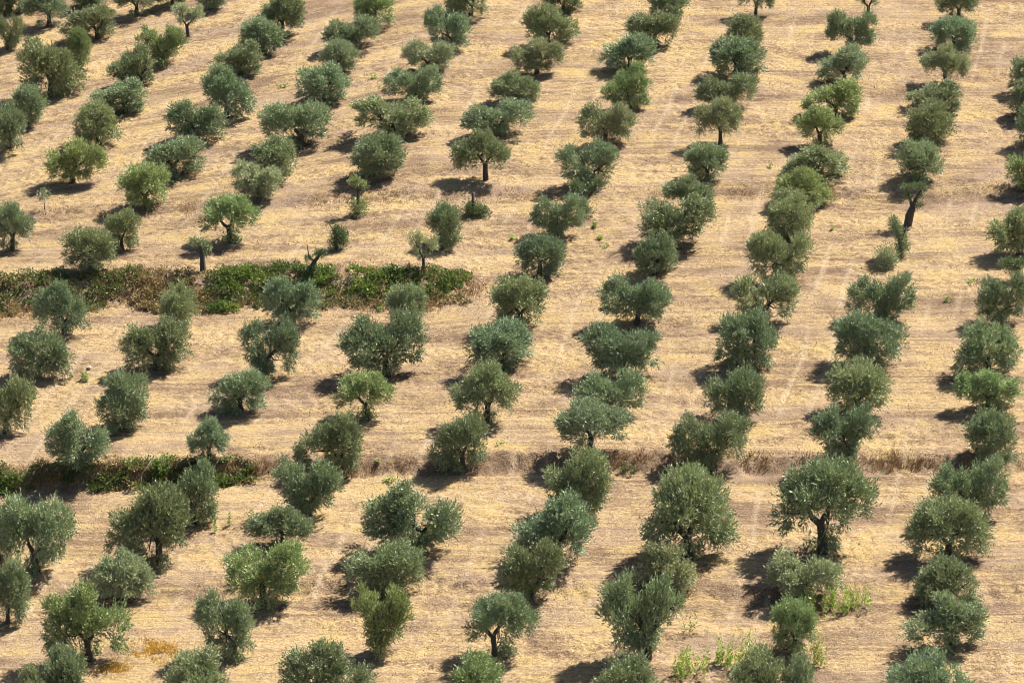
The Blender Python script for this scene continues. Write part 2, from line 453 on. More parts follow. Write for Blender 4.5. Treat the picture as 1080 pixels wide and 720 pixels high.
def trunk_mesh(kind, seed, cc):
    rs = np.random.RandomState(seed + 500)
    lean = rs.uniform(-.12, .12, 2)
    fork_h = {'Y': 1.0, 'V': .7, 'S': .9, 'B': .5}.get(kind, .8)
    f0 = np.array([lean[0], lean[1], fork_h])
    tb = [tube([(0, 0, -.25), (0, 0, 0.02), (lean[0] * .4, lean[1] * .4, fork_h * .5), f0], [.26, .21, .155, .15], 9, .16, rs)]
    order = rs.permutation(len(cc))[:14 if kind != 'S' else 18]
    tg = cc[order]
    heads = []
    for sgn in (-1, 1):
        grp = tg[tg[:, 0] * sgn > 0]
        if len(grp) == 0: continue
        mid = f0 * 0.45 + grp.mean(0) * 0.55
        mid[2] = max(mid[2] - .2, fork_h + .35)
        q = (f0 + mid) / 2 + rs.normal(0, .05, 3)
        tb.append(tube([f0 - np.array([0, 0, .1]), q, mid], [.12, .095, .075], 7, .12, rs))
        for g in grp:
            q = (mid + g) / 2 + rs.normal(0, .08, 3)
            tb.append(tube([mid, q, g], [.06, .035, .014], 5, .1, rs))
    V, Fq = join_tubes(tb)
    return poly_mesh("trunk", V, Fq, M_BARK)
PROTO = {}
def proto(kind, var):
    if (kind, var) not in PROTO:
        sd_ = 100 + 17 * var + 1000 * (ord(kind) - 60)
        cm, cc = crown_mesh(kind, sd_)
        PROTO[(kind, var)] = (cm, trunk_mesh(kind, sd_, cc))
    return PROTO[(kind, var)]
TINT = {'n': (1.0, 1.0, 1.0), 'p': (1.42, 1.3, 1.35), 'g': (1.12, 1.12, 0.86), 'd': (0.6, 0.66, 0.6)}
NVAR = {'R': 7, 'W': 7, 'L': 7, 'T': 4, 'V': 6, 'Y': 6, 'B': 4, 'S': 2}
ORD = ("", "first", "second", "third", "fourth", "fifth", "sixth", "seventh", "eighth", "ninth", "tenth", "eleventh", "twelfth", "thirteenth",
       "fourteenth", "fifteenth", "sixteenth", "seventeenth", "eighteenth", "nineteenth", "twentieth", "twenty first", "twenty second")
LOOK = {'R': "round", 'W': "broad two lobed", 'L': "lopsided", 'T': "three lobed", 'V': "open forked", 'Y': "umbrella shaped", 'B': "low bushy", 'S': "thin sparse"}
TONE = {'n': "", 'p': "silvery ", 'g': "fresh green ", 'd': "dark "}
GROUP = "olive trees planted in rows"
# x, y on the ground, width, height, kind, tint, crown offset, row counted from the right, place in the row counted from the far end
TREES = [
 (-39.55, 58.71, 2.25, 2.68, 'B', 'd', 0.00, 0, 2),
 (-33.25, 58.77, 3.00, 2.60, 'B', 'd', 0.00, 0, 1),
 (-38.61, 50.96, 2.47, 2.89, 'V', 'n', 0.00, 12, 2),
 (-36.06, 55.40, 3.47, 2.64, 'Y', 'n', -0.15, 12, 1),
 (-31.82, 51.92, 4.01, 2.75, 'L', 'n', -0.66, 11, 3),
 (-29.36, 56.35, 3.26, 2.42, 'Y', 'n', 0.15, 11, 2),
 (-26.67, 57.69, 2.38, 2.43, 'R', 'd', 0.00, 11, 1),
 (-24.82, 51.25, 2.90, 2.67, 'S', 'p', 0.07, 10, 2),
 (-23.34, 56.34, 2.67, 2.57, 'R', 'n', -0.15, 10, 1),
 (-33.84, 41.18, 4.60, 4.33, 'L', 'n', 0.07, 11, 5),
 (-32.39, 46.45, 2.28, 2.91, 'R', 'g', 0.00, 11, 4),
 (-26.13, 45.96, 3.41, 2.90, 'V', 'g', -0.07, 10, 3),
 (-27.32, 42.11, 3.35, 2.85, 'L', 'n', -0.56, 10, 4),
 (-34.69, 36.28, 3.00, 2.92, 'R', 'n', 0.00, 11, 6),
 (-35.42, 31.86, 3.07, 3.34, 'R', 'n', 0.00, 11, 7),
 (-27.86, 37.35, 3.97, 2.37, 'L', 'n', -0.34, 10, 5),
 (-29.10, 31.70, 3.87, 3.00, 'R', 'n', -0.13, 10, 6),
 (-30.12, 25.54, 3.90, 3.11, 'T', 'g', 0.19, 10, 7),
 (-18.91, 47.34, 3.71, 2.62, 'R', 'n', 0.00, 9, 2),
 (-17.46, 50.03, 3.75, 3.39, 'L', 'n', 0.00, 9, 1),
 (-20.04, 42.99, 3.50, 2.50, 'L', 'n', 0.00, 9, 3),
 (-20.40, 35.25, 3.79, 3.60, 'L', 'n', 0.07, 9, 4),
 (-22.19, 31.48, 3.87, 2.99, 'W', 'n', 0.00, 9, 5),
 (-23.14, 25.90, 4.29, 2.79, 'L', 'n', -0.06, 9, 6),
 (-24.46, 20.52, 3.61, 3.10, 'R', 'g', 0.06, 9, 7),
 (-16.02, 24.80, 3.88, 2.90, 'R', 'n', 0.06, 8, 6),
 (-16.96, 21.21, 3.18, 2.40, 'W', 'p', -0.06, 8, 7),
 (-10.63, 50.74, 3.47, 2.95, 'R', 'g', 0.00, 8, 1),
 (-12.02, 46.76, 3.70, 2.40, 'W', 'n', 0.00, 8, 2),
 (-12.78, 42.33, 3.00, 2.64, 'R', 'p', 0.00, 8, 3),
 (-13.52, 37.15, 3.96, 2.65, 'R', 'n', 0.00, 8, 4),
 (-14.67, 29.69, 4.63, 3.30, 'W', 'n', -0.33, 8, 5),
 (-9.24, 23.57, 3.85, 3.28, 'R', 'n', 0.06, 7, 6),
 (-3.20, 52.27, 3.78, 2.90, 'R', 'n', -0.44, 7, 1),
 (-4.39, 45.90, 3.54, 3.04, 'V', 'n', -0.21, 7, 2),
 (-6.14, 42.07, 3.49, 2.35, 'W', 'p', 0.00, 7, 3),
 (-7.02, 36.74, 3.68, 2.64, 'W', 'n', 0.00, 7, 4),
 (-8.42, 30.58, 4.64, 2.84, 'W', 'n', 0.00, 7, 5),
 (-1.79, 22.86, 3.71, 3.39, 'Y', 'n', -0.26, 6, 6),
 (-1.06, 30.33, 4.37, 2.50, 'W', 'n', 0.00, 6, 5),
 (0.41, 35.98, 3.67, 2.36, 'R', 'n', 0.00, 6, 4),
 (3.94, 52.72, 3.06, 2.53, 'R', 'd', 0.00, 6, 1),
 (2.70, 46.20, 3.97, 3.19, 'L', 'n', 0.14, 6, 2),
 (1.81, 41.17, 3.61, 2.69, 'T', 'p', -0.07, 6, 3),
 (11.77, 50.51, 3.32, 2.95, 'R', 'n', 0.00, 5, 1),
 (10.49, 46.06, 3.69, 2.68, 'W', 'n', 0.00, 5, 2),
 (8.63, 41.59, 3.90, 2.63, 'L', 'n', 0.00, 5, 3),
 (8.35, 34.20, 3.37, 3.23, 'L', 'g', -0.13, 5, 4),
 (6.43, 28.45, 3.28, 3.21, 'W', 'p', 0.07, 5, 5),
 (5.47, 21.71, 3.69, 3.05, 'V', 'n', -0.51, 5, 6),
 (18.65, 51.70, 2.76, 2.96, 'Y', 'n', 0.00, 4, 1),
 (17.17, 45.26, 3.53, 2.52, 'R', 'n', 0.00, 4, 2),
 (16.26, 39.47, 4.41, 3.23, 'R', 'n', 0.00, 4, 3),
 (15.23, 34.31, 3.77, 2.47, 'W', 'n', 0.00, 4, 4),
 (14.40, 27.97, 3.08, 3.34, 'Y', 'p', -0.07, 4, 5),
 (13.13, 22.21, 3.06, 2.60, 'R', 'n', 0.00, 4, 6),
 (27.17, 51.29, 2.75, 2.96, 'S', 'n', 0.00, 3, 1),
 (25.27, 44.44, 3.52, 3.30, 'V', 'n', 0.00, 3, 2),
 (24.06, 38.88, 3.57, 2.67, 'L', 'p', -0.07, 3, 3),
 (22.75, 32.81, 3.75, 2.53, 'L', 'g', 0.00, 3, 4),
 (21.26, 27.79, 3.27, 2.80, 'Y', 'g', 0.00, 3, 5),
 (20.25, 22.67, 4.34, 2.22, 'B', 'n', 0.00, 3, 6),
 (19.35, 19.00, 4.02, 2.44, 'B', 'g', 0.00, 3, 7),
 (33.99, 50.83, 3.18, 2.88, 'Y', 'n', -0.14, 2, 1),
 (32.85, 45.24, 3.53, 2.67, 'R', 'n', 0.00, 2, 2),
 (31.29, 38.47, 3.16, 2.94, 'Y', 'p', 0.00, 2, 3),
 (30.09, 34.11, 3.90, 2.13, 'L', 'n', 0.00, 2, 4),
 (29.12, 28.31, 3.94, 2.94, 'R', 'n', -0.13, 2, 5),
 (27.47, 22.11, 3.57, 2.73, 'R', 'n', -0.13, 2, 6),
 (37.26, 37.16, 3.00, 2.72, 'R', 'n', 0.00, 1, 1),
 (36.72, 33.05, 3.35, 2.74, 'R', 'n', 0.00, 1, 2),
 (36.12, 27.78, 3.27, 3.00, 'R', 'n', 0.00, 1, 3),
 (34.59, 20.85, 3.04, 3.10, 'L', 'g', 0.00, 1, 4),
 (-32.14, 12.76, 3.17, 2.99, 'Y', 'n', -0.18, 10, 8),
 (-25.03, 12.52, 2.56, 2.92, 'L', 'n', -0.12, 9, 8),
 (-26.56, 9.00, 3.59, 2.81, 'R', 'n', 0.06, 9, 9),
 (-18.17, 13.46, 3.67, 3.25, 'Y', 'g', 0.00, 8, 8),
 (-27.28, 2.00, 3.01, 3.30, 'T', 'n', -0.12, 9, 10),
 (-28.01, -3.85, 3.70, 3.14, 'R', 'n', -0.06, 9, 11),
 (-20.37, 2.79, 2.67, 2.84, 'R', 'n', 0.00, 8, 10),
 (-21.11, -2.97, 3.83, 3.27, 'W', 'n', 0.06, 8, 11),
 (-3.96, 12.76, 2.80, 3.05, 'R', 'n', -0.30, 6, 8),
 (-5.56, 8.95, 2.27, 2.62, 'S', 'p', 0.00, 6, 9),
 (-13.56, 3.35, 3.26, 3.15, 'W', 'n', 0.06, 7, 10),
 (-14.50, -3.97, 3.13, 3.66, 'V', 'n', 0.22, 7, 11),
 (-6.38, 2.72, 2.55, 2.90, 'R', 'n', 0.00, 6, 10),
 (-7.39, -4.00, 4.14, 4.05, 'W', 'n', -0.11, 6, 11),
 (0.52, 2.02, 3.58, 3.30, 'R', 'n', 0.00, 5, 10),
 (-0.56, -3.53, 4.15, 3.15, 'R', 'n', 0.00, 5, 11),
 (3.07, 14.51, 3.07, 2.82, 'W', 'n', 0.00, 5, 8),
 (1.74, 9.07, 3.23, 2.75, 'R', 'n', 0.06, 5, 9),
 (11.49, 17.74, 3.12, 2.42, 'Y', 'n', 0.06, 4, 7),
 (10.25, 12.99, 4.88, 3.11, 'V', 'n', 0.00, 4, 8),
 (8.97, 8.83, 2.93, 2.81, 'R', 'n', 0.06, 4, 9),
 (7.63, 2.17, 3.47, 3.24, 'W', 'n', -0.17, 4, 10),
 (6.47, -4.44, 4.13, 3.30, 'W', 'n', 0.00, 4, 11),
 (18.05, 13.61, 3.79, 3.06, 'R', 'n', 0.00, 3, 8),
 (16.81, 7.66, 3.56, 3.46, 'V', 'n', 0.00, 3, 9),
 (15.32, 2.25, 3.58, 3.13, 'V', 'n', 0.00, 3, 10),
 (13.90, -3.64, 3.59, 3.43, 'R', 'n', 0.00, 3, 11),
 (22.59, 2.61, 3.59, 3.07, 'W', 'n', 0.00, 2, 9),
 (21.01, -3.19, 4.04, 3.67, 'L', 'n', 0.06, 2, 10),
 (32.35, 11.22, 3.87, 3.09, 'T', 'n', -0.18, 1, 5),
 (29.67, 1.99, 3.46, 3.06, 'V', 'n', 0.00, 1, 7),
 (28.06, -4.15, 3.91, 3.31, 'R', 'n', 0.00, 1, 8),
 (-28.75, -11.00, 3.34, 3.57, 'V', 'n', 0.11, 9, 12),
 (-22.02, -10.55, 3.24, 3.25, 'R', 'n', -0.11, 8, 12),
 (-23.91, -15.25, 3.26, 3.27, 'T', 'n', -0.11, 8, 13),
 (-15.60, -8.65, 3.16, 2.73, 'L', 'n', 0.00, 7, 12),
 (-16.84, -14.99, 2.26, 2.47, 'Y', 'n', 0.00, 7, 13),
 (-17.12, -20.27, 2.86, 3.44, 'L', 'n', 0.00, 7, 14),
 (-8.24, -9.81, 3.25, 2.88, 'Y', 'g', -0.16, 6, 12),
 (-9.61, -15.40, 3.36, 3.32, 'L', 'n', -0.37, 6, 13),
 (-10.95, -19.95, 3.68, 3.34, 'V', 'n', -0.15, 6, 14),
 (-12.12, -22.95, 3.22, 2.21, 'Y', 'n', -0.05, 6, 15),
 (-1.46, -10.37, 3.78, 3.42, 'Y', 'n', -0.11, 5, 12),
 (-2.74, -14.90, 3.06, 3.33, 'L', 'n', -0.21, 5, 13),
 (-4.80, -23.78, 4.80, 3.93, 'T', 'n', -0.50, 5, 14),
 (5.70, -9.62, 3.36, 2.93, 'W', 'n', 0.00, 4, 12),
 (4.34, -13.89, 3.92, 3.19, 'Y', 'p', 0.00, 4, 13),
 (3.38, -19.84, 3.79, 3.71, 'L', 'n', 0.00, 4, 14),
 (2.49, -24.66, 4.18, 3.61, 'L', 'n', -0.25, 4, 15),
 (13.00, -9.92, 3.25, 3.54, 'L', 'n', -0.27, 3, 12),
 (11.20, -14.51, 3.70, 3.34, 'W', 'n', -0.21, 3, 13),
 (9.26, -23.79, 5.10, 4.90, 'R', 'n', 0.10, 3, 14),
 (19.69, -9.15, 3.81, 3.16, 'R', 'n', 0.00, 2, 11),
 (18.79, -14.15, 3.49, 3.51, 'V', 'n', -0.32, 2, 12),
 (16.47, -23.24, 5.22, 5.38, 'Y', 'n', 0.10, 2, 13),
 (27.47, -8.39, 3.61, 2.45, 'T', 'g', 0.00, 1, 9),
 (26.66, -14.28, 3.49, 3.45, 'R', 'n', 0.00, 1, 10),
 (24.69, -19.85, 3.79, 3.66, 'W', 'n', 0.00, 1, 11),
 (23.01, -23.85, 4.10, 3.47, 'R', 'n', 0.00, 1, 12),
 (-24.94, -25.02, 3.78, 4.36, 'W', 'n', 0.00, 8, 15),
 (-27.13, -23.76, 2.40, 3.47, 'R', 'n', 0.00, 8, 14),
 (-25.69, -29.67, 2.32, 3.35, 'L', 'n', 0.00, 8, 16),
 (-18.56, -24.32, 4.09, 4.38, 'L', 'n', -0.40, 7, 15),
 (-20.21, -27.55, 3.03, 2.75, 'R', 'p', 0.00, 7, 16),
 (-21.07, -33.15, 3.97, 4.00, 'T', 'g', -0.14, 7, 17),
 (-21.60, -36.76, 2.12, 3.11, 'R', 'n', 0.00, 7, 18),
 (-23.18, -37.32, 1.84, 2.39, 'B', 'n', 0.00, 7, 19),
 (-13.85, -33.01, 2.93, 3.18, 'V', 'n', -0.19, 6, 17),
 (-15.30, -37.46, 3.86, 3.09, 'B', 'n', 0.00, 6, 18),
 (-12.76, -28.28, 3.90, 3.33, 'W', 'g', 0.10, 6, 16),
 (-6.47, -27.24, 3.82, 3.00, 'L', 'n', 0.00, 5, 15),
 (-6.68, -32.69, 2.75, 3.58, 'V', 'g', 0.19, 5, 16),
 (-8.82, -37.49, 4.13, 3.37, 'T', 'n', 0.00, 5, 17),
 (-0.85, -33.08, 3.40, 3.47, 'Y', 'n', 0.38, 4, 17),
 (-1.70, -37.38, 3.68, 2.95, 'B', 'g', 0.00, 4, 18),
 (1.03, -27.84, 3.22, 3.14, 'V', 'n', -0.20, 4, 16),
 (7.86, -26.83, 3.24, 2.71, 'B', 'p', 0.00, 3, 15),
 (6.76, -33.11, 3.78, 4.72, 'V', 'n', -0.43, 3, 16),
 (5.60, -37.53, 3.77, 3.09, 'B', 'n', 0.00, 3, 17),
 (15.03, -27.45, 3.33, 2.65, 'W', 'p', 0.00, 2, 14),
 (14.14, -32.44, 2.37, 2.91, 'R', 'g', 0.00, 2, 15),
 (11.97, -37.13, 3.04, 3.29, 'B', 'n', 0.00, 2, 16),
 (13.99, -37.22, 2.12, 3.01, 'B', 'n', 0.00, 2, 17),
 (22.31, -27.92, 3.03, 2.69, 'B', 'n', 0.00, 1, 13),
 (22.01, -32.16, 3.90, 2.72, 'T', 'n', -0.24, 1, 14),
 (20.03, -37.18, 3.87, 3.19, 'B', 'n', 0.00, 1, 15),
]
def olive_label(kind, tint, row, place):
    return "%s %solive tree, %s down the %s row from the right" % (LOOK[kind], TONE[tint], ORD[place], ORD[row])
for i, (x, y, wd, ht, kind, tint, off, row, place) in enumerate(TREES):
    r = random.Random(i * 7 + 3)
    cm, tm = proto(kind, r.randrange(NVAR[kind]))
    root = bpy.data.objects.new("olive_tree", None); COL.objects.link(root)
    root.location = (x, y, float(ground_z(x, y)))
    sx = wd / 3.62; sz = ht / 3.05
    sy = (sx * 0.75 + 0.25) * r.uniform(0.85, 1.05)
    yaw = r.uniform(-0.3, 0.3)
    flip = r.random() < 0.5
    if kind == 'L': flip = off > 0.05
    if kind in 'RB': yaw = r.uniform(-math.pi, math.pi)
    elif flip: yaw += math.pi
    root.scale = (sx, sy, sz)
    root.empty_display_size = 0.5

    lab = olive_label(kind, tint, row, place) if row > 0 else ("dark dense tree at the far corner, behind the leftmost olives" if place == 1 else "dark dense tree at the far edge between two olive trees")
    if row > 0: tag(root, lab, "olive tree", GROUP)
    else: root.name = "dense_tree"; tag(root, lab, "tree")
    ca, sa = math.cos(yaw), math.sin(yaw)
    c = link("crown", cm, root, (off / sx, 0, -0.16 if kind in 'YS' else -0.30)); c.rotation_euler = (0, 0, yaw)
    c.scale = (1.04, 1.04, 1.05 if kind in 'YS' else 1.12)
    tn = TINT[tint]; g = r.uniform(0.92, 1.3); h = r.uniform(-0.09, 0.09)
    c.color = (tn[0] * g * (1 + h), tn[1] * g, tn[2] * g * (1 - h), 1)
    link("trunk", tm, root, (0, 0, 0)).rotation_euler = (0, 0, yaw)

# ------------------------------------------------------------------ cut-back olives, saplings
def tuft_tree(name, x, y, limbs, balls, tint, label, cat, grp=None, rad=0.13, leafn=900):
    """limbs: lists of points (m) with thickness; balls: leafy tufts (x, y, z, r, amount)"""
    root = bpy.data.objects.new(name, None); COL.objects.link(root)
    root.location = (x, y, float(ground_z(x, y))); tag(root, label, cat, grp)
    rs_ = np.random.RandomState(int(abs(x * 91 + y * 37)) % 10000)
    tb = []
    for pts, r0, r1 in limbs:
        pts = [tuple(p) for p in pts]
        tb.append(tube(pts, list(np.linspace(r0, r1, len(pts))), 8, .15, rs_))
    V, Fq = join_tubes(tb)
    link("trunk", poly_mesh("trunk", V, Fq, M_BARK), root)
    VV = []; tot = 0
    for bx, by, bz, br, am in balls:
        m = int(leafn * am)
        p = unit(rs_.normal(size=(m, 3))) * (rs_.rand(m, 1) ** 0.75) * np.array([br, br, br * (1.25 if bz < 1 else 0.9)]) * 1.15
        q_ = unit(rs_.normal(size=(9, 3))) * br * 0.7
        p += q_[rs_.randint(0, 9, m)] * np.array([1, 1, .8]) * 0.75
        ld = unit(p / br + rs_.normal(size=(m, 3)) * .45 + np.array([0, 0, .6]))
        p = p + np.array([bx, by, bz]); p[:, 2] = np.maximum(p[:, 2], 0.03)
        ln = rs_.uniform(.1, .19, m)
        v, _ = leaves(rs_, p, ld, ln, ln * rs_.uniform(.24, .38, m)); VV.append(v); tot += m
    c = link("crown", mesh_np("crown", np.concatenate(VV), np.arange(4 * tot).reshape(tot, 4), M_LEAF), root)
    c.color = (*TINT[tint], 1)
tuft_tree('olive_tree', -19.46, 8.67, [([(0, 0, -0.2), (0, 0, 0.6), (-0.03, 0, 1.25)], 0.2, 0.15), ([(0, 0, 1.1), (-0.15, 0, 1.6), (-0.4, 0, 1.9)], 0.11, 0.06), ([(0, 0, 1.1), (0.1, 0, 1.5), (0.35, 0, 1.8)], 0.09, 0.04)], [(-0.5, 0, 1.9, 0.3, 0.5), (0.05, 0, 1.85, 0.28, 0.35), (0.35, 0, 1.5, 0.25, 0.4), (0.1, 0, 1.2, 0.2, 0.2)], 'n', 'hard pruned olive with thick black trunk and small tufts, above the upper brambles', 'olive tree', GROUP)
tuft_tree('olive_tree', -10.13, 18.02, [([(0, 0, -0.2), (0, 0, 0.6), (0, 0, 1.7)], 0.14, 0.1), ([(0, 0, 1.5), (-0.2, 0, 2.0), (-0.3, 0, 2.3)], 0.08, 0.04), ([(0, 0, 1.5), (0.15, 0, 1.9), (0.4, 0, 2.1)], 0.07, 0.03)], [(-0.25, 0, 2.3, 0.33, 0.8), (0.35, 0, 2.05, 0.25, 0.4), (0.0, 0, 0.45, 0.5, 1.7)], 'g', 'pruned olive with a leafy tuft on top and a ball of shoots at its foot', 'olive tree', GROUP)
tuft_tree('olive_tree', -11.24, 12.14, [([(0, 0, -0.2), (-0.05, 0, 0.8), (-0.1, 0, 1.35)], 0.14, 0.09), ([(-0.1, 0, 1.2), (-0.3, 0, 1.5), (-0.45, 0, 1.65)], 0.06, 0.02), ([(-0.1, 0, 1.2), (0.05, 0, 1.5), (0.2, 0, 1.65)], 0.06, 0.02)], [(0.1, 0, 0.5, 0.5, 1.8), (0.15, 0, 0.95, 0.42, 1.4), (0, 0, 1.3, 0.25, 0.4)], 'd', 'dark cone of shoots hiding a stump with bare black fork ends', 'olive tree', GROUP)
tuft_tree('olive_tree', -12.69, 8.16, [([(0, 0, -0.2), (0.1, 0, 0.6), (0.35, 0, 1.0), (0.65, 0, 1.4)], 0.17, 0.09), ([(0.3, 0, 0.95), (-0.05, 0, 1.25), (-0.12, 0, 2.0)], 0.07, 0.03), ([(0.6, 0, 1.3), (0.9, 0, 1.5), (1.0, 0, 1.75)], 0.06, 0.03)], [(-0.1, 0, 1.15, 0.2, 0.3), (0.6, 0, 1.45, 0.25, 0.5), (0.85, 0, 1.5, 0.2, 0.3), (0.1, 0, 0.3, 0.35, 0.7)], 'd', 'leaning black pollarded olive stump with almost no leaves, beside the upper brambles', 'olive tree', GROUP)
tuft_tree('olive_tree', -2.56, 17.63, [([(0, 0, -0.2), (0, 0, 0.8), (0.02, 0, 1.6)], 0.15, 0.1)], [(-0.15, 0, 0.45, 0.42, 1.3), (0.3, 0, 0.4, 0.45, 1.4), (0.75, 0, 0.25, 0.28, 0.4)], 'd', 'bare stump rising from a dark green bush of shoots', 'olive tree', GROUP)
tuft_tree('olive_tree', 4.80, 17.35, [([(0, 0, -0.2), (-0.02, 0, 0.6), (0, 0, 1.1)], 0.2, 0.13), ([(0, 0, 1.0), (-0.35, 0, 1.5), (-0.5, 0, 2.0)], 0.11, 0.05), ([(0, 0, 1.0), (0.3, 0, 1.4), (0.6, 0, 1.8), (0.7, 0, 2.3)], 0.11, 0.05)], [(-0.6, 0, 2.1, 0.4, 0.9), (-0.3, 0, 1.75, 0.25, 0.35), (0.45, 0, 1.75, 0.3, 0.5), (0.85, 0, 2.2, 0.35, 0.7), (0.3, 0, 0.3, 0.3, 0.4)], 'd', 'Y shaped pollarded olive with dark limbs and tufts in an otherwise leafy row', 'olive tree', GROUP)
tuft_tree('olive_tree', 25.78, 15.67, [([(0, 0, -0.2), (0.1, 0, 0.7), (0.3, 0, 1.3)], 0.3, 0.2), ([(0.25, 0, 1.2), (0.5, 0, 1.9), (0.9, 0, 2.6)], 0.15, 0.06), ([(0.25, 0, 1.2), (0.1, 0, 1.8), (-0.2, 0, 2.5)], 0.12, 0.05)], [(-0.25, 0, 2.55, 0.3, 0.45), (0.35, 0, 2.6, 0.28, 0.25), (0.9, 0, 2.6, 0.3, 0.45), (-0.1, 0, 1.9, 0.22, 0.3), (0.75, 0, 1.9, 0.25, 0.35), (0.7, 0, 1.3, 0.25, 0.35)], 'd', 'dark pollarded olive with thick black forked trunk and hanging grey shoots', 'olive tree', GROUP)
tuft_tree('olive_tree', 24.73, 11.14, [([(0, 0, -0.2), (0, 0, 0.6), (-0.15, 0, 1.4), (-0.5, 0, 2.3)], 0.16, 0.05), ([(0, 0, 0.8), (0.2, 0, 1.5), (0.35, 0, 2.0)], 0.08, 0.03)], [(-0.55, 0, 2.3, 0.3, 0.7), (-0.35, 0, 1.8, 0.32, 0.8), (0.0, 0, 1.3, 0.3, 0.7), (0.15, 0, 0.7, 0.38, 1.1), (-0.1, 0, 0.3, 0.3, 0.5)], 'n', 'slim pruned olive sleeved in short shoots beside a pale round bush', 'olive tree', GROUP)
tuft_tree('olive_tree', 31.59, 7.55, [([(0, 0, -0.2), (0, 0, 0.9)], 0.16, 0.12), ([(0, 0, 0.8), (-0.4, 0, 1.1), (-0.7, 0, 1.2)], 0.08, 0.04)], [(-0.75, 0, 1.15, 0.38, 1.0), (-0.45, 0, 0.8, 0.3, 0.4), (0.1, 0, 1.15, 0.32, 0.8), (0, 0, 0.6, 0.25, 0.4)], 'd', 'stubby cut olive with two dark tufts, in the long shadow of its neighbour', 'olive tree', GROUP)
tuft_tree('olive_bush', 23.71, 9.70, [([(0, 0, -0.1), (0, 0, 0.5)], 0.05, 0.02)], [(0, 0, 0.65, 0.6, 2.2), (-0.4, 0, 0.3, 0.35, 0.6), (0.3, 0, 0.4, 0.35, 0.6)], 'p', 'pale round olive bush with no trunk beside a slim pruned olive', 'bush')
tuft_tree('olive_sapling', -31.35, 21.15, [([(0, 0, -0.1), (0, 0, 1.3)], 0.035, 0.012)], [(0, 0, 1.1, 0.38, 0.25), (0.1, 0, 0.75, 0.25, 0.08)], 'p', "thin staked sapling standing at the edge of an olive tree's shadow", 'sapling')

# ------------------------------------------------------------------ weeds and stones
def weed(name, x, y, wd, ht, col, n, label, cat, grp=None, spiky=False):
    if cat == 'grass':
        r0 = np.random.RandomState(int(x * 7) % 97 + 3)
        gx = x + r0.normal(0, wd * .27, n); gy = y + r0.normal(0, wd * .2, n)
        k = r0.rand(n) < .55 + 1.6 * vnoise(gx, gy, .6, 81); gx = gx[k]; gy = gy[k]; m = len(gx)
        v, f, c = blades(r0, gx, gy, r0.uniform(.08, .2, m), r0.uniform(.03, .06, m), 1.0, np.array(col) * r0.uniform(.7, 1.1, (m, 1)))
        tag(link("ochre_grass", mesh_np("ochre_grass", v, f, M_STRAW, False, c)), label, "dry grass", None, "stuff")
        return
    rs_ = np.random.RandomState(int(abs(x * 53 + y * 71)) % 9999)
    px = rs_.normal(0, wd * 0.26, n); py = rs_.normal(0, wd * 0.18, n)
    st = rs_.randint(0, max(4, n // 28), n)                 # stems
    sx_ = rs_.normal(0, wd * 0.25, st.max() + 1); sy_ = rs_.normal(0, wd * 0.15, st.max() + 1); sh = rs_.uniform(.45, 1.05, st.max() + 1) * ht
    t = rs_.rand(n)
    bx = sx_[st] + rs_.normal(0, .03, n); by = sy_[st] + rs_.normal(0, .03, n); bz = t * sh[st]
    X_ = x + bx; Y_ = y + by
    base = np.stack([bx, by, ground_z(X_, Y_) - float(ground_z(x, y)) + bz], 1)
    a = rs_.uniform(0, 2 * np.pi, n)
    ld = unit(np.stack([np.cos(a), np.sin(a), rs_.uniform(.2, 2.2 if spiky else 1.0, n)], 1))
    ln = rs_.uniform(.12, .24, n) * (1.1 - .4 * t); wdt = ln * rs_.uniform(.25, .45, n)
    v, f = leaves(rs_, base, ld, ln, wdt)
    c = np.repeat(np.array(col) * rs_.uniform(.75, 1.25, (n, 1)), 4, 0)
    o = link(name, mesh_np(name, v, f, M_WEED, False, c), None, (x, y, float(ground_z(x, y))))
    tag(o, label, cat, grp, 'stuff' if cat == 'weeds' else None)
weed('weed_clump', 16.93, -28.50, 3.02, 1.46, (0.42, 0.58, 0.09), 1100, "bright green weed patch beside the big round olive's lower neighbour", 'weeds', None, True)
weed('weed_clump', 8.52, -34.59, 2.06, 1.59, (0.42, 0.58, 0.09), 800, 'lime green weeds with one tall stalk near the foreground olives', 'weeds', None, True)
weed('weed_clump', 9.11, -30.79, 0.48, 1.63, (0.28, 0.42, 0.1), 70, 'single tall green weed stalk standing above a lime green patch', 'weeds', None, True)
weed('weed_clump', 10.65, -33.53, 1.04, 1.60, (0.42, 0.58, 0.09), 520, 'narrow lime green weed clump between two foreground weed patches', 'weeds', None, True)
weed('weed_clump', 11.73, -34.20, 1.60, 2.16, (0.42, 0.58, 0.09), 900, 'tall lime green weed stand leaning on a low bushy olive', 'weeds', None, True)
weed('weed_clump', 15.17, -33.53, 1.04, 1.89, (0.5, 0.56, 0.14), 420, 'yellowish weed stalks behind a low bushy foreground olive', 'weeds', None, True)
weed('weed_clump', -16.10, -20.74, 1.73, 0.82, (0.28, 0.42, 0.1), 170, 'faint green weeds in the alley below the lower brambles', 'weeds', None, True)
weed('weed_clump', -14.02, -20.59, 0.71, 1.02, (0.5, 0.56, 0.14), 80, 'thin yellowish weeds in the alley near the round silvery tree', 'weeds', None, True)
weed('weed_clump', -25.27, -4.20, 0.89, 0.56, (0.28, 0.42, 0.1), 140, 'small green weed tuft next to a white stone', 'weed', None, False)
weed('weed_clump', -26.28, -4.17, 0.67, 0.56, (0.2, 0.24, 0.09), 70, 'dull green weed tuft just beside the brighter one near the stone', 'weed', None, False)
weed('weed_clump', -10.13, 40.92, 0.49, 0.42, (0.42, 0.58, 0.09), 60, 'lone vivid green weed dot in the far alley', 'weed', None, False)
